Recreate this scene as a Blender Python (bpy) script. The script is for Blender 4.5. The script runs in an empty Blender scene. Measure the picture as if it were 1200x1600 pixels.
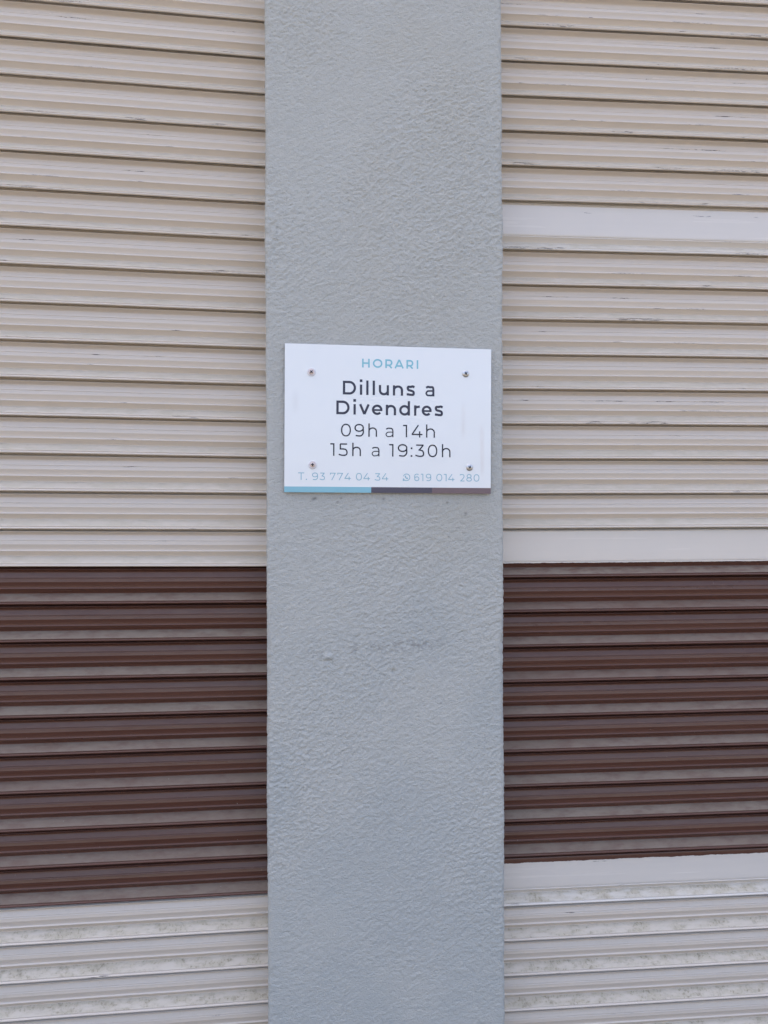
import bpy, bmesh, math, random
import numpy as np
from mathutils import Matrix, Vector

random.seed(7)
rng = np.random.default_rng(11)
sc = bpy.context.scene
C = sc.collection

# ------------------------------------------------------------------ camera
YAW = math.atan(.1126)
ROLL = .0033
cam_d = bpy.data.cameras.new('camera')
cam = bpy.data.objects.new('camera', cam_d)
C.objects.link(cam)
fw = Vector((math.sin(YAW), math.cos(YAW), 0))
rt = Vector((math.cos(YAW), -math.sin(YAW), 0))
up = Vector((0, 0, 1))
cr = rt * math.cos(ROLL) - up * math.sin(ROLL)
cu = up * math.cos(ROLL) + rt * math.sin(ROLL)
m = Matrix((cr, cu, -fw)).transposed().to_4x4()
m.translation = Vector((0, -1.0494, 1.48))
cam.matrix_world = m
cam_d.sensor_fit = 'VERTICAL'
cam_d.sensor_height = 36
cam_d.lens = 26
cam_d.clip_start = .02
cam_d.clip_end = 2000
sc.camera = cam

# ------------------------------------------------------------------ sky, sun, exposure
SUN_EL, SUN_AZ = math.radians(60), math.radians(-18)      # behind the building: the front lies in its own shade
w = bpy.data.worlds.new('World')
sc.world = w
w.use_nodes = True
nt = w.node_tree
bg = nt.nodes['Background']
sky = nt.nodes.new('ShaderNodeTexSky')
sky.sky_type = 'NISHITA'
sky.sun_disc = False
sky.sun_elevation = SUN_EL
sky.sun_rotation = SUN_AZ
sky.air_density = .58
sky.dust_density = 7.0
sky.ozone_density = .6
nt.links.new(sky.outputs[0], bg.inputs[0])
bg.inputs[1].default_value = .15
sd = bpy.data.lights.new('sun', 'SUN')
sun = bpy.data.objects.new('sun', sd)
C.objects.link(sun)
sd.energy = 3.0
sd.angle = math.radians(.6)
sd.color = (1, .94, .85)
to_sun = Vector((math.sin(SUN_AZ) * math.cos(SUN_EL), math.cos(SUN_AZ) * math.cos(SUN_EL), math.sin(SUN_EL)))
sun.rotation_euler = to_sun.to_track_quat('Z', 'Y').to_euler()
sun.location = (0, 8, 14)
vs = sc.view_settings
vs.view_transform = 'Standard'
vs.look = 'None'
vs.gamma = 1
vs.use_curve_mapping = False
vs.exposure = 2.52
sc.cycles.use_denoising = True
sc.cycles.denoising_prefilter = 'NONE'
sc.cycles.max_bounces = 8
sc.cycles.diffuse_bounces = 5

# ------------------------------------------------------------------ node helpers
class NT:
    def __init__(s, name):
        s.mat = bpy.data.materials.new(name)
        s.mat.use_nodes = True
        s.t = s.mat.node_tree
        s.b = s.t.nodes['Principled BSDF']

    def n(s, kind, **kw):
        nd = s.t.nodes.new('ShaderNode' + kind)
        for k, v in kw.items():
            setattr(nd, k, v)
        return nd

    def put(s, sock, v):
        if hasattr(v, 'is_linked') or hasattr(v, 'links'):
            s.t.links.new(v, sock)
        elif isinstance(v, (tuple, list)) and len(v) == 3 and sock.type == 'RGBA':
            sock.default_value = (*v, 1)
        else:
            sock.default_value = v

    def set(s, **kw):
        for k, v in kw.items():
            s.put(s.b.inputs[k.replace('_', ' ')], v)

    def math(s, op, a, b=0.0, c=None):
        nd = s.n('Math', operation=op)
        s.put(nd.inputs[0], a)
        s.put(nd.inputs[1], b)
        if c is not None:
            s.put(nd.inputs[2], c)
        return nd.outputs[0]

    def ramp(s, v, lo, hi, a=0.0, b=1.0, smooth=True):
        nd = s.n('MapRange', interpolation_type='SMOOTHSTEP' if smooth else 'LINEAR')
        for i, x in enumerate((v, lo, hi, a, b)):
            s.put(nd.inputs[i], x)
        return nd.outputs[0]

    def mix(s, f, a, b):
        nd = s.n('Mix', data_type='RGBA')
        s.put(nd.inputs[0], f)
        s.put(nd.inputs[6], a)
        s.put(nd.inputs[7], b)
        return nd.outputs[2]

    def coord(s, scale=(1, 1, 1), add=None):
        tc = s.n('TexCoord')
        mp = s.n('Mapping')
        mp.inputs['Scale'].default_value = scale
        s.t.links.new(tc.outputs['Object'], mp.inputs[0])
        if add is None:
            return mp.outputs[0]
        va = s.n('VectorMath', operation='ADD')
        s.t.links.new(mp.outputs[0], va.inputs[0])
        s.put(va.inputs[1], add)
        return va.outputs[0]

    def noise(s, vec, scale=1.0, detail=3.0, rough=.55):
        nd = s.n('TexNoise')
        s.t.links.new(vec, nd.inputs['Vector'])
        nd.inputs['Scale'].default_value = scale
        nd.inputs['Detail'].default_value = detail
        nd.inputs['Roughness'].default_value = rough
        return nd.outputs['Fac']

    def attr(s, name):
        nd = s.n('Attribute', attribute_name=name)
        return nd.outputs['Fac']

    def bump(s, h, strength=.3, dist=.001, normal=None):
        nd = s.n('Bump')
        nd.inputs['Strength'].default_value = strength
        nd.inputs['Distance'].default_value = dist
        s.put(nd.inputs['Height'], h)
        if normal is not None:
            s.put(nd.inputs['Normal'], normal)
        return nd.outputs[0]

def plain(name, col, rough=.5, metal=0.0, var=.06, scale=40):
    k = NT(name)
    n = k.noise(k.coord(), scale, 3)
    d = tuple(c * (1 - var) for c in col)
    l = tuple(min(1, c * (1 + var)) for c in col)
    k.set(Base_Color=k.mix(n, d, l), Roughness=rough, Metallic=metal)
    return k.mat

# ------------------------------------------------------------------ object helpers
def mesh_obj(name, me, mat, parent=None):
    o = bpy.data.objects.new(name, me)
    C.objects.link(o)
    if mat is not None and not me.materials:
        me.materials.append(mat)
    o.parent = parent
    return o

def from_bm(name, bm, mat, parent=None, smooth=False):
    me = bpy.data.meshes.new(name)
    bm.to_mesh(me)
    bm.free()
    if smooth:
        me.shade_smooth()
    return mesh_obj(name, me, mat, parent)

def box(bm, x0, x1, y0, y1, z0, z1, bevel=0):
    r = bmesh.ops.create_cube(bm, size=1)
    bmesh.ops.scale(bm, vec=(x1 - x0, y1 - y0, z1 - z0), verts=r['verts'])
    bmesh.ops.translate(bm, vec=((x0 + x1) / 2, (y0 + y1) / 2, (z0 + z1) / 2), verts=r['verts'])
    if bevel:
        es = list({e for v in r['verts'] for e in v.link_edges})
        bmesh.ops.bevel(bm, geom=es, offset=bevel, segments=2, affect='EDGES', profile=.5)

def box_obj(name, x0, x1, y0, y1, z0, z1, mat, parent=None, bevel=0):
    bm = bmesh.new()
    box(bm, x0, x1, y0, y1, z0, z1, bevel)
    return from_bm(name, bm, mat, parent)

def empty(name, loc, label, cat, group=None, rz=0):
    o = bpy.data.objects.new(name, None)
    C.objects.link(o)
    o.empty_display_size = .05
    o.location = loc
    o.rotation_euler = (0, 0, rz)
    tag(o, label, cat, group)
    return o

def tag(o, label, cat, group=None):
    o['label'] = label
    o['category'] = cat
    if group:
        o['group'] = group

# ------------------------------------------------------------------ materials
def paint_material(name, band, pale=False):
    """enamel on a shutter slat. band: None all beige, 'brown' all brown, or (z, 'below'|'above') painted brown there"""
    k = NT(name)
    oi = k.n('ObjectInfo')
    rnd = oi.outputs['Random']
    sep = k.n('SeparateColor')
    k.t.links.new(oi.outputs['Color'], sep.inputs[0])
    dirt, chip = sep.outputs[0], sep.outputs[1]
    off = k.n('CombineXYZ')
    k.t.links.new(k.math('MULTIPLY', rnd, 91.0), off.inputs[0])
    k.t.links.new(k.math('MULTIPLY', rnd, 47.0), off.inputs[1])
    k.t.links.new(k.math('MULTIPLY', rnd, 63.0), off.inputs[2])
    off = off.outputs[0]
    dust, edge = k.attr('dust'), k.attr('edge')
    streak = k.noise(k.coord((4, 30, 110), off), 1, 2, .5)
    blot = k.noise(k.coord((22, 22, 60), off), 1, 3, .6)
    # colours of the two enamels, a little uneven along the slat
    beige = k.mix(streak, (.62, .575, .505), (.66, .615, .545)) if pale else k.mix(streak, (.58, .51, .425), (.625, .555, .465))
    brown = k.mix(streak, (.082, .034, .0225), (.118, .053, .037))
    if band is None:
        base, isb = beige, 0.0
    elif band == 'brown':
        base, isb = brown, 1.0
    else:
        tc = k.n('TexCoord')
        sx = k.n('SeparateXYZ')
        k.t.links.new(tc.outputs['Object'], sx.inputs[0])
        wob = k.noise(k.coord((60, 1, 60), off), 1, 5, .7)
        z = k.math('ADD', sx.outputs[2], k.math('MULTIPLY', k.math('SUBTRACT', wob, .5), .004))
        z0 = band[0]
        lo, hi = (z0 - .0003, z0 + .0003)
        isb = k.ramp(z, lo, hi, 1, 0) if band[1] == 'below' else k.ramp(z, lo, hi, 0, 1)
        base = k.mix(isb, beige, brown)
    # dust lying on the ledges, wiped and smeared in places
    smear = k.noise(k.coord((38, 38, 150), off), 1, 5, .65)
    fine = k.noise(k.coord((420, 300, 420), off), 1, 3, .6)
    if band == 'brown':
        dust = k.math('POWER', dust, 1.1)
        amt = k.math('MULTIPLY', dust, k.math('MULTIPLY', k.ramp(smear, .28, .62, .42, .8), k.ramp(rnd, 0, 1, .68, 1.15, False)))
        dcol = k.mix(blot, (.18, .14, .10), (.255, .21, .16))
        base = k.mix(amt, base, dcol)
    else:
        dust = k.math('POWER', dust, 2.0)
        amt = k.math('MULTIPLY', dust, k.math('MULTIPLY', k.ramp(smear, .34, .64, .4, 1.0), k.ramp(dirt, .1, .9, .75, .95)))
        dcol = k.mix(blot, (.40, .35, .25), (.53, .475, .36))
        if band is not None:
            dcol = k.mix(isb, dcol, (.22, .18, .13))
        base = k.mix(amt, base, dcol)
        # brushed grime specks, stronger low down
        br = k.noise(k.coord((150, 120, 70), off), 1, 5, .62)
        spot = k.math('MULTIPLY', k.ramp(br, .46, .68), k.ramp(smear, .40, .58))
        g = k.math('MULTIPLY', k.math('MULTIPLY', spot, dust), k.math('MULTIPLY', k.math('POWER', dirt, 2.0), .45))
        base = k.mix(g, base, (.24, .20, .14))
        fs = k.math('MULTIPLY', k.ramp(k.noise(k.coord((330, 300, 170), off), 1, 3, .6), .54, .64), k.ramp(smear, .42, .6))
        base = k.mix(k.math('MULTIPLY', k.math('MULTIPLY', fs, dust), k.math('MULTIPLY', k.math('POWER', dirt, 2.0), .6)), base, (.20, .165, .11))
    # pale flecks
    fl = k.noise(k.coord((330, 300, 420), off), 1, 2, .5)
    base = k.mix(k.ramp(fl, .77, .80, 0, .5), base, (.55, .52, .47) if band == 'brown' else (.74, .71, .66))
    # dark scratches running along the slat where it rubs in the guides
    s1 = k.noise(k.coord((13, 40, 60), off), 1, 2, .5)
    s2 = k.noise(k.coord((75, 200, 900), off), 1, 4, .75)
    sc_ = k.math('MULTIPLY', k.ramp(k.math('ADD', s1, chip), .68, .73), k.ramp(s2, .49, .56))
    sc_ = k.math('MULTIPLY', sc_, edge)
    base = k.mix(k.math('MULTIPLY', sc_, .9), base, (.03, .026, .024))
    r0 = .25 if band == 'brown' else .2
    rough = k.math('ADD', k.ramp(streak, .3, .7, r0 - .04, r0 + .08), k.math('MULTIPLY', amt, .45))
    h = k.math('ADD', k.math('MULTIPLY', fine, .25), k.math('ADD', k.math('MULTIPLY', streak, .3), k.math('MULTIPLY', sc_, -1.0)))
    k.set(Base_Color=base, Roughness=rough, Normal=k.bump(h, .16, .0006))
    k.b.inputs['Specular IOR Level'].default_value = .36 if band == 'brown' else .5
    return k.mat

WIDE_H, SLAT_L, SLAT_R = .07545, .05374, .05355
MAT_BEIGE = paint_material('beige_shutter_enamel', None)
MAT_BROWN = paint_material('brown_shutter_enamel', 'brown')
MAT_PALE = paint_material('pale_flat_slat_enamel', None, True)
MAT_BROWN_LOW = paint_material('beige_enamel_brown_lower_edge', (.0219, 'below'), True)
MAT_BROWN_TOP = paint_material('beige_enamel_brown_upper_edge', (WIDE_H - .0115, 'above'), True)

def stucco_material(name, attrs=True):
    k = NT(name)
    big = k.noise(k.coord((3, 3, 2.2)), 1, 4, .6)
    mid = k.noise(k.coord(), 55, 4, .6)
    fin = k.noise(k.coord(), 650, 4, .65)
    base = k.mix(big, (.425, .43, .39), (.48, .484, .442))
    base = k.mix(k.ramp(mid, .35, .7, 0, .35), base, (.495, .50, .46))
    if attrs:
        base = k.mix(k.math('MULTIPLY', k.attr('stain'), .3), base, (.40, .37, .29))
        base = k.mix(k.math('MULTIPLY', k.attr('patch_falloff'), .27), base, (.33, .37, .37))  # blue-grey: bluish patches plus painted-in dimming of light low on the pillar
        base = k.mix(k.math('MULTIPLY', k.attr('scuff'), .5), base, (.19, .185, .17))
        base = k.mix(k.attr('hole'), base, (.055, .05, .045))
    base = k.mix(k.ramp(fin, .3, .72, .0, .22), base, (.37, .365, .345))
    k.set(Base_Color=base, Roughness=.85, Normal=k.bump(k.math('ADD', k.math('MULTIPLY', fin, .5), k.math('MULTIPLY', k.ramp(k.noise(k.coord((1, 1, 1.2)), 400, 2, .6), .3, .62), .25)), .7, .0022))
    k.b.inputs['Specular IOR Level'].default_value = .15
    return k.mat

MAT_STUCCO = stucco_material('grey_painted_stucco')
MAT_WALL = stucco_material('plain_grey_stucco', False)

def sign_material():
    k = NT('white_sign_gloss')
    n1 = k.noise(k.coord((9, 9, 5)), 1, 3)
    run = k.noise(k.coord((70, 10, 9)), 1, 4, .6)
    tc = k.n('TexCoord')
    sx = k.n('SeparateXYZ')
    k.t.links.new(tc.outputs['Object'], sx.inputs[0])
    x, z = sx.outputs[0], sx.outputs[2]
    base = k.mix(n1, (.785, .80, .77), (.81, .825, .795))
    def drip(cx, wdt, za, zb):
        a = k.ramp(k.math('ABSOLUTE', k.math('SUBTRACT', x, cx)), 0, wdt, 1, 0)
        b = k.math('MULTIPLY', k.ramp(z, za, za + .018), k.ramp(z, zb - .02, zb, 1, 0))
        return k.math('MULTIPLY', k.math('MULTIPLY', a, b), k.ramp(run, .3, .62))
    base = k.mix(k.math('MULTIPLY', drip(.1075, .006, -.03, .032), .2), base, (.52, .43, .36))
    base = k.mix(k.math('MULTIPLY', drip(.134, .006, -.085, .0), .26), base, (.56, .42, .33))
    base = k.mix(k.math('MULTIPLY', drip(-.133, .008, .0, .045), .18), base, (.55, .54, .52))
    sp = k.noise(k.coord(), 330, 2)
    base = k.mix(k.ramp(sp, .80, .83, 0, .35), base, (.45, .42, .38))
    wav = k.noise(k.coord((7, 7, 9)), 1, 2)
    k.set(Base_Color=base, Roughness=.16, Normal=k.bump(wav, .25, .004))
    return k.mat

MAT_SIGN = sign_material()
MAT_EDGE = plain('sign_cut_edge', (.30, .28, .28), .6)
MAT_TEAL = plain('teal_print', (.24, .49, .56), .2, var=.03)
MAT_TEALTXT = plain('teal_letter_print', (.22, .50, .56), .2, var=.03)
MAT_TEALTHIN = plain('thin_teal_letter_print', (.25, .46, .53), .2, var=.03)
MAT_SLATE = plain('slate_print', (.078, .070, .095), .22, var=.05)
MAT_MAUVE = plain('mauve_brown_print', (.165, .115, .120), .22, var=.06)
MAT_INK = plain('charcoal_letter_print', (.028, .025, .042), .2, var=.05)
MAT_INKTHIN = plain('thin_charcoal_letter_print', (.012, .010, .020), .2, var=.05)
MAT_ZINC = plain('zinc_screw_metal', (.55, .54, .52), .32, 1.0, .15, 400)
MAT_RUSTZ = plain('reddish_worn_screw_metal', (.66, .55, .50), .42, .7, .2, 400)
MAT_WASHER = plain('pale_screw_cup', (.74, .71, .70), .35, .1, .08, 400)
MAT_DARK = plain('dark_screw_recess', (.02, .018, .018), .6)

# ------------------------------------------------------------------ ground
def pave():
    k = NT('concrete_paving')
    v = k.coord()
    br = k.n('TexBrick')
    k.t.links.new(v, br.inputs['Vector'])
    br.inputs['Scale'].default_value = 2.5
    br.inputs['Color1'].default_value = (.105, .09, .068, 1)
    br.inputs['Color2'].default_value = (.088, .077, .058, 1)
    br.inputs['Mortar'].default_value = (.05, .045, .04, 1)
    br.inputs['Mortar Size'].default_value = .012
    n = k.noise(v, 14, 5)
    k.set(Base_Color=k.mix(k.ramp(n, .3, .8, 0, .4), br.outputs[0], (.075, .065, .05)), Roughness=.9,
          Normal=k.bump(k.noise(v, 220, 3), .3, .002))
    return k.mat

bm = bmesh.new()
bmesh.ops.create_grid(bm, x_segments=8, y_segments=8, size=400)
g = from_bm('pavement', bm, pave())
g['kind'] = 'structure'

# ------------------------------------------------------------------ building behind and above (casts the shade)
X0, X1 = -.0480, .2935            # pillar sides
REC = .055                        # shutters set back behind the pillar face
LEN_L, LEN_R = 1.95, 1.5
bl = empty('building', (0, 3, 0), 'grey rendered building above and beside the roller shutters', 'building')
def part(name, x0, x1, y0, y1, z0, z1):
    return box_obj(name, x0, x1, y0 - 3, y1 - 3, z0, z1, MAT_WALL, bl)
HB = 4.5
part('upper_wall', -5.5, 6, .004, .30, 2.702, HB)
part('front_wall', -5.5, X0 - LEN_L - .004, .004, .30, 0, 2.70)
part('front_wall', X1 + LEN_R + .004, 6, .004, .30, 0, 2.70)
part('side_wall', -5.5, -5.2, .302, 5.69, 0, HB)
part('side_wall', 5.7, 6, .302, 5.69, 0, HB)
part('back_wall', -5.5, 6, 5.70, 6.0, 0, HB)
part('roof', -5.6, 6.1, -.05, 6.1, HB + .002, HB + .2)

# ------------------------------------------------------------------ pillar with real stucco relief
def smooth_noise(shape, step, sx, sz, r):
    """band limited noise by FFT; sx, sz = feature size in metres"""
    n = r.standard_normal(shape)
    f = np.fft.rfft2(n)
    kz = np.fft.fftfreq(shape[0], step)[:, None]
    kx = np.fft.rfftfreq(shape[1], step)[None, :]
    f *= np.exp(-2 * (math.pi ** 2) * ((kz * sz) ** 2 + (kx * sx) ** 2))
    o = np.fft.irfft2(f, s=shape)
    return o / o.std()

def build_pillar():
    step = .00125
    rad = .006
    zs = np.concatenate([np.arange(0, .62, .02), np.arange(.62, 2.34, step), np.arange(2.34, 2.70, .02), [2.70]])
    width = X1 - X0
    arc = rad * math.pi / 2
    side = .30
    dense_s = .012
    # path across: left side (back to front), corner, front, corner, right side
    sl = np.concatenate([np.linspace(-side, -dense_s, 6)[:-1], np.arange(-dense_s, 0, step)])
    sm = np.arange(0, arc * 2 + width - 2 * rad, step)
    tot = arc * 2 + width - 2 * rad
    sr = np.concatenate([np.arange(tot, tot + dense_s, step), np.linspace(tot + dense_s, tot + side, 6)])
    s = np.concatenate([sl, sm, sr])
    px, py, nx, ny = (np.zeros_like(s) for _ in range(4))
    for i, v in enumerate(s):
        if v < 0:
            px[i], py[i], nx[i], ny[i] = X0, rad - v, -1, 0
        elif v < arc:
            a = v / rad
            px[i], py[i], nx[i], ny[i] = X0 + rad - rad * math.cos(a), rad - rad * math.sin(a), -math.cos(a), -math.sin(a)
        elif v < tot - arc:
            px[i], py[i], nx[i], ny[i] = X0 + rad + (v - arc), 0, 0, -1
        elif v < tot:
            a = (v - (tot - arc)) / rad
            px[i], py[i], nx[i], ny[i] = X1 - rad + rad * math.sin(a), rad - rad * math.cos(a), math.sin(a), -math.cos(a)
        else:
            px[i], py[i], nx[i], ny[i] = X1, rad + (v - tot), 1, 0
    nz, ns = len(zs), len(s)
    G = (1400, 330)
    n1 = smooth_noise(G, step, .0012, .00105, rng)
    n2 = smooth_noise(G, step, .0024, .0021, rng)
    n3 = smooth_noise(G, step, .012, .010, rng)
    n4 = smooth_noise(G, step, .05, .06, rng)
    # shear the grain a little so strokes lean, as trowelled
    n1b = smooth_noise(G, step, .00105, .00095, rng)
    h = .62 * np.tanh(1.9 * n1) + .12 * n2 - .7 * np.clip(n1b - .95, 0, 1.6) + .25 * np.clip(-n1b - 1.2, 0, 1)
    for r_ in range(G[0]):                      # the strokes lean a little
        h[r_] = np.roll(h[r_], int(r_ * .2))
    h = h * (.8 + .3 * np.tanh(n4)) + .08 * n3
    iz = np.clip(((zs - .62) / step).astype(int), 0, G[0] - 1)
    ix = np.clip(((s + dense_s) / step).astype(int), 0, G[1] - 1)
    H = h[np.ix_(iz, ix)] * .00064
    H += (n4[np.ix_(iz, ix)]) * .00022
    Z, S = np.meshgrid(zs, s, indexing='ij')
    XX = np.broadcast_to(px, Z.shape)
    fade = ((Z > .63) & (Z < 2.33)).astype(float)
    sfade = ((S > -dense_s) & (S < tot + dense_s)).astype(float)
    # a small blob of render, a gouge and worn patches on the lower half
    def spot(cx, cz, rx, rz, p=2):
        return np.exp(-(np.abs((XX - cx) / rx) ** p + np.abs((Z - cz) / rz) ** p))
    H += .0028 * spot(.0375, 1.275, .0055, .004) - .0018 * spot(.0385, 1.2695, .006, .0022)
    H -= .0024 * spot(.131, 1.252, .0024, .005)
    flat = np.clip(spot(-.040, .905, .011, .05, 4) + .8 * spot(.045, .90, .02, .03, 4) + .7 * spot(.10, .80, .03, .03, 4), 0, 1)
    H = H * (1 - .75 * flat)
    # ragged arrises
    ch = np.abs(smooth_noise((G[0], 2), step, .001, .006, rng)[iz])
    corner_l = np.exp(-((S - arc * .5) / .005) ** 2)
    corner_r = np.exp(-((S - (tot - arc * .5)) / .005) ** 2)
    wander = smooth_noise((G[0], 2), step, .001, .03, rng)[iz]
    H += .0006 * (wander[:, :1] * corner_l + wander[:, 1:] * corner_r)
    H -= .0006 * (ch[:, :1] * corner_l + ch[:, 1:] * corner_r)
    H *= fade * sfade
    P = np.stack([XX + nx * H, np.broadcast_to(py, Z.shape) + ny * H, Z], -1).reshape(-1, 3)
    i = np.arange(nz - 1)[:, None] * ns + np.arange(ns - 1)[None, :]
    F = np.stack([i, i + 1, i + 1 + ns, i + ns], -1).reshape(-1, 4)
    # back closing strip
    bi = np.arange(nz - 1) * ns
    B = np.stack([bi + ns - 1, bi, bi + ns, bi + ns + ns - 1], -1)
    F = np.concatenate([F, B])
    me = bpy.data.meshes.new('pillar')
    me.vertices.add(len(P))
    me.vertices.foreach_set('co', P.astype(np.float32).ravel())
    me.loops.add(F.size)
    me.loops.foreach_set('vertex_index', F.astype(np.int32).ravel())
    me.polygons.add(len(F))
    me.polygons.foreach_set('loop_start', np.arange(0, F.size, 4, dtype=np.int32))
    me.polygons.foreach_set('loop_total', np.full(len(F), 4, dtype=np.int32))
    me.update(calc_edges=True)
    me.shade_smooth()
    n5 = smooth_noise(G, step, .02, .025, rng)[np.ix_(iz, ix)]
    n6 = n1[np.ix_(iz, ix)]
    stain = np.clip(.9 * spot(.17, 1.455, .09, .05) + .8 * spot(.25, 1.49, .03, .03) + .6 * spot(.12, 2.17, .16, .07) +
                    .6 * spot(.22, 1.97, .05, .16) + .45 * spot(.11, 1.76, .14, .04) + .35 * spot(.10, 1.90, .03, .2), 0, 1)
    stain = stain * np.clip(.55 + .4 * n5, 0, 1)
    scuff = np.clip(spot(.115, 1.2875, .018, .008, 4) + spot(.155, 1.2885, .022, .0085, 4) + .8 * spot(.19, 1.288, .016, .008, 4) +
                    .8 * spot(.075, 1.287, .006, .009, 4) + .8 * spot(.018, 1.280, .016, .006, 4), 0, 1)
    scuff = scuff * np.clip(.22 - n6 * .55, 0, 1)
    hole = np.zeros_like(Z)
    for hx, hz, r1, r2 in ((.018, 1.4985, .0028, .002), (.0205, 1.5, .0025, .0012), (.057, 1.500, .0018, .0016), (.1175, 1.4985, .0022, .0018), (.237, 1.4775, .0022, .0024),
                           (.052, 1.4945, .0015, .0015), (.105, 2.2165, .004, .002), (.21, 1.4935, .0014, .0014), (.2, 1.205, .0012, .0012)):
        hole += .5 * spot(hx, hz, r1, r2)
    # bluish paint patches, with the light's falloff toward the ground painted in
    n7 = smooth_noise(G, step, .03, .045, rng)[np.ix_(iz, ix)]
    patch_falloff = np.clip(.5 + .45 * n7 + .18 * n5 + (1.02 - Z) * 2.2, 0, 1) * (Z < 1.6)
    for nm, arr in (('patch_falloff', patch_falloff), ('stain', stain), ('scuff', scuff), ('hole', np.clip(hole, 0, 1))):
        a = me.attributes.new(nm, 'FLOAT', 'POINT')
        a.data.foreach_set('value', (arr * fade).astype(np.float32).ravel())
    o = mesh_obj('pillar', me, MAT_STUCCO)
    tag(o, 'grey stuccoed pillar between the two roller shutters, carrying the white hours sign', 'pillar')
    return o

build_pillar()

# ------------------------------------------------------------------ shutter slats
# (s, d, dust, edge): s millimetres down from the joint above, d millimetres outward, dust lying there, rubbed edge
LOW = [(31.4, 4.2, 0, 0), (31.8, 4.8, 0, .3), (32.4, 5.45, .1, .8), (33.1, 5.6, .1, 1), (33.6, 5.3, 0, 0), (34.0, 4.8, 0, 0), (36, 3.0, 0, 0), (39, .6, 0, 0), (40.4, -.4, 0, 0), (41.0, -.55, .1, 0),
       (41.5, -.2, 1, 0), (45, 3.9, 1, 0), (49, 8.1, 1, 0), (50.8, 9.9, 1, .1), (51.3, 10.4, .9, .9), (51.8, 10.5, .3, 1), (52.2, 9.8, 0, .4), (52.8, 9.8, 0, 0), (53.1, 10.7, .2, .6), (53.6, 11.6, .1, 1), (54.2, 12.0, 0, 1),
       (55.0, 12.0, 0, .8), (55.6, 11.7, 0, .3), (56.0, 11.2, 0, 0), (56.3, 10.5, 0, 0), (56.4, 9.9, 0, 0), (56.2, 9.6, 0, 0), (54.5, 9.3, 0, 0), (53.5, .5, 0, 0)]
TOP = [(-4, 0, 0, 0), (3.1, 0, 0, 0), (3.1, 8.6, 0, 0), (3.3, 9.0, 0, 0), (3.7, 8.6, 0, 0), (4.6, 7.1, 0, 0), (5.8, 5.0, 0, 0), (7.2, 3.2, 0, 0), (8.4, 2.35, .1, 0), (9.4, 2.3, .2, 0), (10.6, 2.65, .3, 0), (12.4, 3.4, .35, 0),
       (16.2, 5.0, .3, 0), (16.8, 5.25, .3, .8), (17.1, 4.6, .2, 1), (17.6, 4.6, .2, 1), (17.9, 5.6, .2, .8), (18.6, 5.8, .2, .1), (19.2, 5.7, .3, 0), (22.2, 6.4, .3, 0), (23.0, 6.5, .15, .1), (23.5, 6.3, 0, 0), (27, 5.3, 0, 0), (31.1, 4.15, 0, 0)]
FLAT = [(-4, 0, 0, 0), (3.0, 0, 0, 0), (3.0, 8.0, 0, 0), (3.2, 8.2, 0, 0), (3.5, 7.3, 0, 0), (3.9, 5.9, 0, 0), (4.3, 5.2, .1, 0), (4.8, 5.3, .1, 0), (5.3, 5.55, 0, .1), (6, 5.65, 0, 0), (8, 5.7, 0, 0), (12.6, 5.7, 0, 0), (13.2, 5.7, 0, 1), (14.2, 5.7, 0, 1),
        (14.8, 5.7, 0, 0), (20, 5.7, 0, 0), (30, 5.7, 0, 0), (40, 5.7, 0, 0), (48, 5.6, 0, 0), (51.2, 5.5, 0, 0), (51.6, 5.3, 0, .3)]
def slat_mesh(name, height, length, wide, mat):
    if wide:
        k = SLAT_R * 1000 / 56.6
        H = height * 1000
        pr = FLAT + [(H - (56.6 - s) * k, d, u, e) for s, d, u, e in LOW]
    else:
        k = height * 1000 / 56.6
        H = height * 1000
        pr = [(s * k, d, u, e) for s, d, u, e in TOP + LOW]
    sgn = 1 if length > 0 else -1
    xs = sorted([sgn * .024 * i for i in range(31)] + [length * .6, length])
    w1, w2, w3 = (random.uniform(0, 6.28) for _ in range(3))
    def bow(x, s_):                                # the pressed metal is never quite true
        return .16 * math.sin(9 * x + w1) + .10 * math.sin(23 * x + w2 + s_ * .03) + .06 * math.sin(47 * x + w3 - s_ * .08)
    V, A, E, F = [], [], [], []
    for x in xs:
        for s, d, u, e in pr:
            V.append((x, (12.0 - d + bow(x, s)) / 1000, (H - s + .6 * bow(x * .7 + 3, 0)) / 1000))
            A.append(u)
            E.append(e)
    n = len(pr)
    for i in range(len(xs) - 1):
        for j in range(n - 1):
            a = i * n + j
            F.append((a, a + 1, a + n + 1, a + n))
    me = bpy.data.meshes.new(name)
    me.from_pydata(V, [], F)
    me.shade_smooth()
    for nm, arr in (('dust', A), ('edge', E)):
        at = me.attributes.new(nm, 'FLOAT', 'POINT')
        at.data.foreach_set('value', arr)
    me.materials.append(mat)
    return me

def add_slat(parent, name, me, z, tilt, dirt, chip):
    o = bpy.data.objects.new(name, me)
    C.objects.link(o)
    o.parent = parent
    o.location = (0, random.uniform(-.0003, .0003), z + random.uniform(-.00025, .00025))
    o.rotation_euler = (random.uniform(-.012, .012), tilt + random.uniform(-.0005, .0005), 0)
    o.color = (dirt, chip, 0, 1)
    return o

def dirt_at(z):
    return max(.15, min(1, (1.55 - z) / .75))

def chip_at(z, amount):
    return amount * (.11 if z > 1.6 else -.06 if z > 1.4 else -.3) + random.uniform(-.03, .03)

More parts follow.
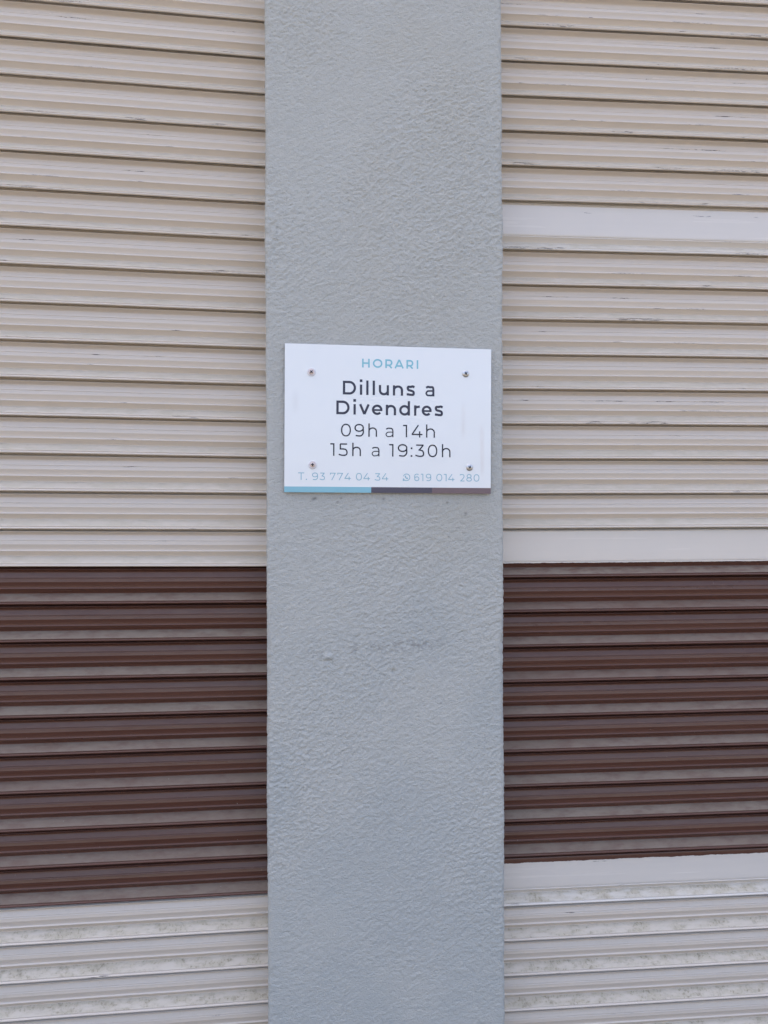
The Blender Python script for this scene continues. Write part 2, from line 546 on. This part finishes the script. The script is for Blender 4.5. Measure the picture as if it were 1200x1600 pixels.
def left_shutter():
    root = empty('roller_shutter', (X0 - .001, REC, 0), 'beige slatted roller shutter of even slats with a brown painted band, no flat wide slats', 'shutter', rz=math.radians(.7))
    mb = [slat_mesh('slat', SLAT_L, -LEN_L, False, MAT_BEIGE) for _ in range(5)]
    mw = [slat_mesh('slat', SLAT_L, -LEN_L, False, MAT_BROWN) for _ in range(5)]
    z0 = 1.4000
    for k in range(-25, 24):
        z = z0 + k * SLAT_L
        brown = -9 <= k < 0
        add_slat(root, 'slat', (mw if brown else mb)[k % 5], z, .0105, dirt_at(z), chip_at(z, .7))
    box_obj('bottom_bar', -LEN_L, 0, .001, .02, .003, z0 - 25 * SLAT_L - .016, MAT_BEIGE, root, .002)
    return root

def right_shutter():
    root = empty('roller_shutter', (X1 + .001, REC, 0), 'beige and brown roller shutter with three plain flat wide slats among its ribbed ones', 'shutter', rz=math.radians(-1.8))
    ln = LEN_R
    mb = [slat_mesh('slat', SLAT_R, ln, False, MAT_BEIGE) for _ in range(5)]
    mw = [slat_mesh('slat', SLAT_R, ln, False, MAT_BROWN) for _ in range(5)]
    wb = slat_mesh('wide_slat', WIDE_H, ln, True, MAT_PALE)
    wl = slat_mesh('wide_slat', WIDE_H, ln, True, MAT_BROWN_LOW)
    wt = slat_mesh('wide_slat', WIDE_H, ln, True, MAT_BROWN_TOP)
    period = WIDE_H + 8 * SLAT_R
    top2 = 1.4537
    for q in (-2, -1, 0, 1, 2):
        zt = top2 - q * period
        z = zt - WIDE_H
        if zt < 2.6 and z > 0:
            w_ = add_slat(root, 'wide_slat', {0: wl, 1: wt}.get(q, wb), z, 0, dirt_at(z), chip_at(z, 1) - .03)
            if q == 0:
                w_['label'] = 'wide flat slat painted brown along its lower edge'
            elif q == 1:
                w_['label'] = 'wide flat slat with a ragged brown strip along its top'
        for j in range(8):
            zz = z - (j + 1) * SLAT_R
            if .03 < zz < 2.68:
                add_slat(root, 'slat', (mw if q == 0 else mb)[(j + 3 * q) % 5], zz, 0, dirt_at(zz), chip_at(zz, 1))
    zz = top2 + 2 * period
    while zz < 2.69:
        add_slat(root, 'slat', mb[0], zz, 0, .15, 0)
        zz += SLAT_R
    return root

left_shutter()
right_shutter()

# ------------------------------------------------------------------ the sign
SW, SH, ST = .2960, .2088, .0032
SIGN_Y = -.0046                    # front face
sign = empty('sign', (.1258, SIGN_Y, 1.6114), 'white opening hours sign with four screws and teal, slate and brown stripes on grey pillar', 'sign')
sign.rotation_euler = (0, .0077, 0)
bm = bmesh.new()
box(bm, -SW / 2, SW / 2, 0, ST, -SH / 2, SH / 2, .0004)
panel = from_bm('panel', bm, MAT_SIGN, sign)
panel.data.materials.append(MAT_EDGE)
for p in panel.data.polygons:
    if p.normal.y > -.5:
        p.material_index = 1

def bar(name, x0, x1, mat):
    box_obj(name, x0, x1, -.00012, .0003, -SH / 2 + .0001, -.0962, mat, sign)
bar('teal_stripe', -SW / 2 + .0001, -.02556, MAT_TEAL)
bar('slate_stripe', -.02554, .06199, MAT_SLATE)
bar('brown_stripe', .06201, SW / 2 - .0001, MAT_MAUVE)

# -- lettering built of strokes in a geometric sans shape
def spline(pts, n=8, closed=False):
    out = []
    N = len(pts)
    rngk = N if closed else N - 1
    for i in range(rngk):
        p0 = pts[(i - 1) % N] if (closed or i > 0) else (2 * pts[0][0] - pts[1][0], 2 * pts[0][1] - pts[1][1])
        p1, p2 = pts[i], pts[(i + 1) % N]
        p3 = pts[(i + 2) % N] if (closed or i + 2 < N) else (2 * p2[0] - p1[0], 2 * p2[1] - p1[1])
        for q in range(n):
            t = q / n
            out.append(tuple(.5 * (2 * b + (c - a) * t + (2 * a - 5 * b + 4 * c - d) * t * t + (3 * b - a - 3 * c + d) * t ** 3)
                             for a, b, c, d in zip(p0, p1, p2, p3)))
    if not closed:
        out.append(pts[-1])
    return out

def arc(cx, cy, rx, ry, a0, a1, n=22, e=1.0):
    o = []
    for i in range(n + 1):
        a = math.radians(a0 + (a1 - a0) * i / n)
        c, s_ = math.cos(a), math.sin(a)
        o.append((cx + rx * math.copysign(abs(c) ** e, c), cy + ry * math.copysign(abs(s_) ** e, s_)))
    return o

def glyph(ch, w_, cap, xh, t):
    """strokes (points, closed, clamp box height) inside a box w_ wide; baseline at 0"""
    h2 = t / 2
    L, R, mx = h2, w_ - h2, w_ / 2
    rx = mx - h2
    T = cap - h2
    def ring(y0, y1, x0=0, x1=w_, e=.93):
        return (arc((x0 + x1) / 2, (y0 + y1) / 2, (x1 - x0) / 2 - h2, (y1 - y0) / 2 - h2, 0, 360, 36, e)[:-1], True)
    A = cap * 1.06
    if ch == 'H': return [([(L, 0), (L, cap)], 0), ([(R, 0), (R, cap)], 0), ([(L, cap / 2), (R, cap / 2)], 0)]
    if ch in 'O': return [ring(-.01 * cap, cap * 1.01, e=1)]
    if ch == '0': return [ring(-.01 * cap, cap * 1.01, e=.9)]
    if ch == 'I' or ch == 'l':
        return [([(mx, 0), (mx, cap if ch == 'I' else A)], 0)]
    if ch == 'i':
        return [([(mx, 0), (mx, xh)], 0), ([(mx - t * .58, cap * 1.03), (mx + t * .58, cap * 1.03)], 0, t * 1.16)]
    if ch == 'T': return [([(0, T), (w_, T)], 0), ([(mx, 0), (mx, cap)], 0)]
    if ch == 'A': return [([(L * .8, 0), (mx, cap * .985)], 0), ([(R + L * .2, 0), (mx, cap * .985)], 0), ([(w_ * .2, cap * .27), (w_ * .8, cap * .27)], 0)]
    if ch == 'v': return [([(L, xh), (mx, t * .25)], 0), ([(R, xh), (mx, t * .25)], 0)]
    if ch == 'R':
        yb = cap * .33
        rr = (T - yb) / 2
        return [([(L, 0), (L, cap)], 0), ([(L, T), (R - rr, T)] + arc(R - rr, T - rr, rr * .95, rr, 88, -88, 14) + [(R - rr, yb), (L, yb)], 0), ([(w_ * .52, yb), (w_ - t * .55, 0)], 0)]
    if ch == 'D':
        ry = (cap - t) / 2
        return [([(L, 0), (L, cap)], 0), ([(L, T), (R - ry * .95, T)] + arc(R - ry * .95, cap / 2, ry * .95, ry, 86, -86, 20) + [(R - ry * .95, h2), (L, h2)], 0)]
    if ch in 'nh':
        r_ = rx
        top = xh - h2
        return [([(L, 0), (L, xh if ch == 'n' else A)], 0), ([(L, xh * .5)] + arc(mx, top - r_ * .95, r_, r_ * .95, 172, 4, 18, .95) + [(R, 0)], 0)]
    if ch == 'u':
        return [([(R, 0), (R, xh)], 0), ([(L, xh)] + arc(mx, h2 + rx * .95, rx, rx * .95, 184, 352, 18, .95) + [(R, xh * .5)], 0)]
    if ch == 'r':
        return [([(L, 0), (L, xh)], 0), ([(L, xh * .45)] + spline([(L, xh * .52), (w_ * .32, xh * .82), (w_ * .62, xh - h2 * 1.4), (w_, xh - h2 * .95)], 6), 0)]
    if ch == 'd':
        return [([(R, 0), (R, A)], 0), ring(-.01 * xh, xh * 1.01, 0, w_, 1)]
    if ch == 'e':
        return [(arc(mx, xh / 2, rx, xh / 2 - h2, 0, 318, 34), 0), ([(L, xh * .47), (R + h2 * .9, xh * .47)], 0, t * .8)]
    if ch == 'a':
        return [(spline([(w_ * .09, xh * .83), (w_ * .27, xh * .925), (w_ * .5, xh - h2 * .9), (w_ * .8, xh * .885), (R, xh * .64), (R, xh * .5)], 7) + [(R, 0)], 0, t * .92),
                (spline([(R, xh * .53), (w_ * .55, xh * .53), (w_ * .24, xh * .49), (h2 * .8, xh * .29), (w_ * .22, h2 * .8 + xh * .015), (w_ * .45, h2 * .75), (w_ * .72, xh * .1), (R, xh * .27)], 6), 0, t * .74)]
    if ch == 's':
        return [(spline([(w_ * .94, xh * .855), (w_ * .72, xh * .93), (w_ * .5, xh - h2), (w_ * .22, xh * .88), (w_ * .1 + h2 * .5, xh * .72), (w_ * .26, xh * .575),
                         (w_ * .52, xh * .515), (w_ * .78, xh * .43), (w_ * .93 - h2 * .6, xh * .27), (w_ * .78, xh * .12), (w_ * .5, h2), (w_ * .24, h2 + xh * .03), (w_ * .04, xh * .15)], 5), 0)]
    if ch in '96':
        y0 = cap * .375
        pts = [ring(y0, cap * 1.01)]
        tail = spline([(R, cap * .69), (R * 1.0, cap * .5), (w_ * .92, cap * .27), (w_ * .72, cap * .08), (w_ * .45, h2), (w_ * .14, cap * .085)], 7)
        pts.append((tail, 0))
        if ch == '6':
            pts = [([(w_ - x, cap - y) for x, y in p[0]], p[1]) for p in pts]
        return pts
    if ch == '1': return [([(0, T), (w_, T)], 0), ([(R, 0), (R, cap)], 0)]
    if ch == '4':
        yb = cap * .245
        return [([(w_ * .62, cap), (w_ * .03, yb)], 0), ([(0, yb), (w_, yb)], 0), ([(w_ * .74, 0), (w_ * .74, cap * .5)], 0)]
    if ch == '5':
        return [([(w_ * .17, T), (w_ * .93, T)], 0), ([(w_ * .19, T), (w_ * .12 + h2, cap * .53)], 0),
                ([(w_ * .12, cap * .555), (w_ * .45, cap * .555)] + spline([(w_ * .5, cap * .553), (w_ * .8, cap * .5), (R, cap * .29), (w_ * .82, cap * .09), (w_ * .45, h2), (w_ * .18, h2 + cap * .035), (w_ * .02, cap * .13)], 6), 0)]
    if ch == '3':
        return [([(w_ * .1, T), (w_ * .93, T)], 0), ([(w_ * .9, T), (w_ * .46, cap * .56)], 0),
                ([(w_ * .36, cap * .555)] + spline([(w_ * .48, cap * .555), (w_ * .82, cap * .48), (R, cap * .28), (w_ * .84, cap * .09), (w_ * .45, h2), (w_ * .16, h2 + cap * .045), (w_ * .01, cap * .14)], 6), 0)]
    if ch == '7':
        return [([(0, T), (w_, T)], 0), ([(L, cap), (L, cap * .76)], 0), ([(R, T), (w_ * .30, 0)], 0)]
    if ch == '2':
        return [(spline([(w_ * .03, cap * .84), (w_ * .2, cap * .95), (w_ * .47, T), (w_ * .8, cap * .9), (w_ * .9, cap * .7), (w_ * .78, cap * .5), (w_ * .45, cap * .22), (w_ * .16, h2)], 6), 0), ([(w_ * .08, h2), (w_, h2)], 0)]
    if ch == '8': return [ring(-.01 * cap, cap * .55), ring(cap * .47, cap * 1.01, w_ * .06, w_ * .94)]
    if ch == '.': return [([(0, mx), (w_, mx)], 0, w_)]
    if ch == ':': return [([(0, mx), (w_, mx)], 0, w_), ([(0, xh - mx), (w_, xh - mx)], 0, w_)]
    if ch == 'w':                                   # round speech bubble with a handset
        c, r_ = w_ * .52, w_ * .48 - h2
        return [(arc(c, c, r_, r_, 200, 200 + 322, 40), 0), ([(c + r_ * math.cos(math.radians(200)), c + r_ * math.sin(math.radians(200))), (w_ * .06, w_ * .05)], 0),
                ([(w_ * .04, w_ * .06), (c + r_ * math.cos(math.radians(162 + 80)), c + r_ * math.sin(math.radians(162 + 80)))], 0),
                (spline([(w_ * .37, w_ * .68), (w_ * .38, w_ * .55), (w_ * .5, w_ * .41), (w_ * .66, w_ * .36)], 5), 0, t * 1.5),
                ([(w_ * .35, w_ * .72), (w_ * .42, w_ * .6)], 0, t * 1.9), ([(w_ * .58, w_ * .42), (w_ * .70, w_ * .36)], 0, t * 1.9)]
    raise ValueError(ch)

def lettering(name, base, cap, xh, t, items, mat, parent):
    V, F = [], []
    layer = 0
    for it in items:
        ch, x0, x1 = it
        for st in glyph(ch, x1 - x0, cap, xh, t):
            pts, closed = st[0], bool(st[1])
            tw = st[2] if len(st) > 2 else t
            y_ = -(.10 + .012 * (layer % 6))
            layer += 1
            n = len(pts)
            b = len(V)
            for i, p in enumerate(pts):
                pa = pts[(i - 1) % n] if (closed or i > 0) else p
                pb = pts[(i + 1) % n] if (closed or i < n - 1) else p
                dx, dy = pb[0] - pa[0], pb[1] - pa[1]
                l_ = math.hypot(dx, dy) or 1
                k_ = 1.0
                if pa is not p and pb is not p:
                    ax, ay = p[0] - pa[0], p[1] - pa[1]
                    la = math.hypot(ax, ay) or 1
                    k_ = 1 / max(.6, (ax * dx + ay * dy) / (la * l_))
                ox, oy = -dy / l_ * tw / 2 * k_, dx / l_ * tw / 2 * k_
                for sg in (1, -1):
                    X, Z = p[0] + sg * ox, p[1] + sg * oy
                    V.append(((x0 + X) / 1000, y_ / 1000, (base + Z) / 1000))
            for i in range(n if closed else n - 1):
                a, c = b + 2 * i, b + 2 * ((i + 1) % n)
                F.append((a, a + 1, c + 1, c))
    me = bpy.data.meshes.new(name)
    me.from_pydata(V, [], F)
    me.update()
    bm = bmesh.new()
    bm.from_mesh(me)
    for f in bm.faces:
        f.normal_update()
        if f.normal.y > 0:
            f.normal_flip()
    bm.to_mesh(me)
    bm.free()
    return mesh_obj(name, me, mat, parent)

lettering('heading_lettering', 73.3, 12.4, 9, 2.25,
          [('H', -39.3, -28.4), ('O', -24.0, -10.3), ('R', -6.2, 4.2), ('A', 7.1, 20.3), ('R', 24.1, 34.3), ('I', 39.0, 41.2)], MAT_TEALTXT, sign)
lettering('day_lettering', 34.4, 19.4, 14.6, 3.3,
          [('D', -66.4, -47.8), ('i', -42.3, -39.0), ('l', -33.4, -29.9), ('l', -24.3, -20.7), ('u', -15.3, -0.8), ('n', 4.8, 19.5), ('s', 24.2, 36.6), ('a', 51.6, 64.9)], MAT_INK, sign)
lettering('day_lettering', 6.3, 19.4, 14.8, 3.3,
          [('D', -75.5, -56.8), ('i', -51.3, -47.9), ('v', -43.4, -28.1), ('e', -25.1, -10.0), ('n', -5.2, 9.5), ('d', 14.0, 29.5), ('r', 35.4, 43.7), ('e', 46.5, 60.9), ('s', 65.0, 77.6)], MAT_INK, sign)
lettering('hour_lettering', -24.8, 17.8, 13.4, 1.9,
          [('0', -68.8, -54.7), ('9', -49.8, -36.3), ('h', -30.0, -17.6), ('a', -5.5, 6.0), ('1', 19.7, 25.5), ('4', 32.2, 47.7), ('h', 52.9, 65.8)], MAT_INKTHIN, sign)
lettering('hour_lettering', -52.5, 17.8, 13.4, 1.9,
          [('1', -83.8, -77.9), ('5', -72.1, -59.2), ('h', -52.8, -40.4), ('a', -25.2, -13.9), ('1', -0.2, 6.0), ('9', 12.2, 26.0), (':', 30.8, 33.2), ('3', 37.4, 50.3),
           ('0', 55.5, 69.4), ('h', 76.0, 88.6)], MAT_INKTHIN, sign)
lettering('phone_lettering', -86.8, 10.3, 8, 1.05,
          [('T', -128.7, -120.2), ('.', -117.8, -116.3), ('9', -109.1, -101.0), ('3', -98.3, -91.3), ('7', -83.9, -76.1), ('7', -73.7, -65.8), ('4', -63.5, -54.7), ('0', -47.2, -38.9),
           ('4', -36.6, -27.4), ('3', -20.6, -12.7), ('4', -10.3, -1.3)], MAT_TEALTHIN, sign)
lettering('phone_lettering', -86.9, 10.3, 8, 1.05,
          [('6', 36.2, 43.4), ('1', 45.5, 49.1), ('9', 52.9, 60.5), ('0', 68.2, 76.6), ('1', 79.0, 82.9), ('4', 85.4, 94.5), ('2', 102.3, 109.2), ('8', 112.0, 119.9), ('0', 122.7, 131.0)], MAT_TEALTHIN, sign)
lettering('message_bubble_icon', -87.5, 11, 8, 1.0, [('w', 19.3, 30.2)], MAT_TEALTHIN, sign)

# -- screws
def lathe(name, prof, mat, parent, seg=28):
    V, F = [], []
    n = len(prof)
    for i in range(seg):
        a = 2 * math.pi * i / seg
        for r_, y_ in prof:
            V.append((r_ * math.cos(a) / 1000, y_ / 1000, r_ * math.sin(a) / 1000))
    for i in range(seg):
        for j in range(n - 1):
            a, b = i * n + j, ((i + 1) % seg) * n + j
            F.append((a, b, b + 1, a + 1))
    me = bpy.data.meshes.new(name)
    me.from_pydata(V, [], F)
    bm = bmesh.new()
    bm.from_mesh(me)
    bmesh.ops.remove_doubles(bm, verts=bm.verts, dist=1e-6)
    bmesh.ops.recalc_face_normals(bm, faces=bm.faces)
    bm.to_mesh(me)
    bm.free()
    me.shade_smooth()
    return mesh_obj(name, me, mat, parent)

for x, z, cup, rot in ((-110.8, 65.0, True, .75), (110.3, 68.2, False, .9), (-108.5, -65.4, True, .1), (116.5, -66.6, False, .55)):
    headm = MAT_RUSTZ if cup else MAT_ZINC
    s_ = lathe('screw', [(5.1, 0), (5.1, -.5), (4.6, -1.1), (3.6, -1.75), (2.2, -2.1), (0, -2.2)] if not cup else
               [(3.9, -.9), (3.9, -1.2), (3.3, -1.55), (2.0, -1.85), (0, -1.9)], headm, sign)
    s_.location = (x / 1000, 0, z / 1000)
    s_.rotation_euler = (0, rot, 0)
    if cup:
        lathe('screw_cup', [(6.0, 0), (6.0, -.4), (5.6, -1.0), (5.0, -1.35), (4.4, -1.3), (4.05, -.85), (3.5, -.6)], MAT_WASHER, s_)
    y0 = -.00232 if not cup else -.00202
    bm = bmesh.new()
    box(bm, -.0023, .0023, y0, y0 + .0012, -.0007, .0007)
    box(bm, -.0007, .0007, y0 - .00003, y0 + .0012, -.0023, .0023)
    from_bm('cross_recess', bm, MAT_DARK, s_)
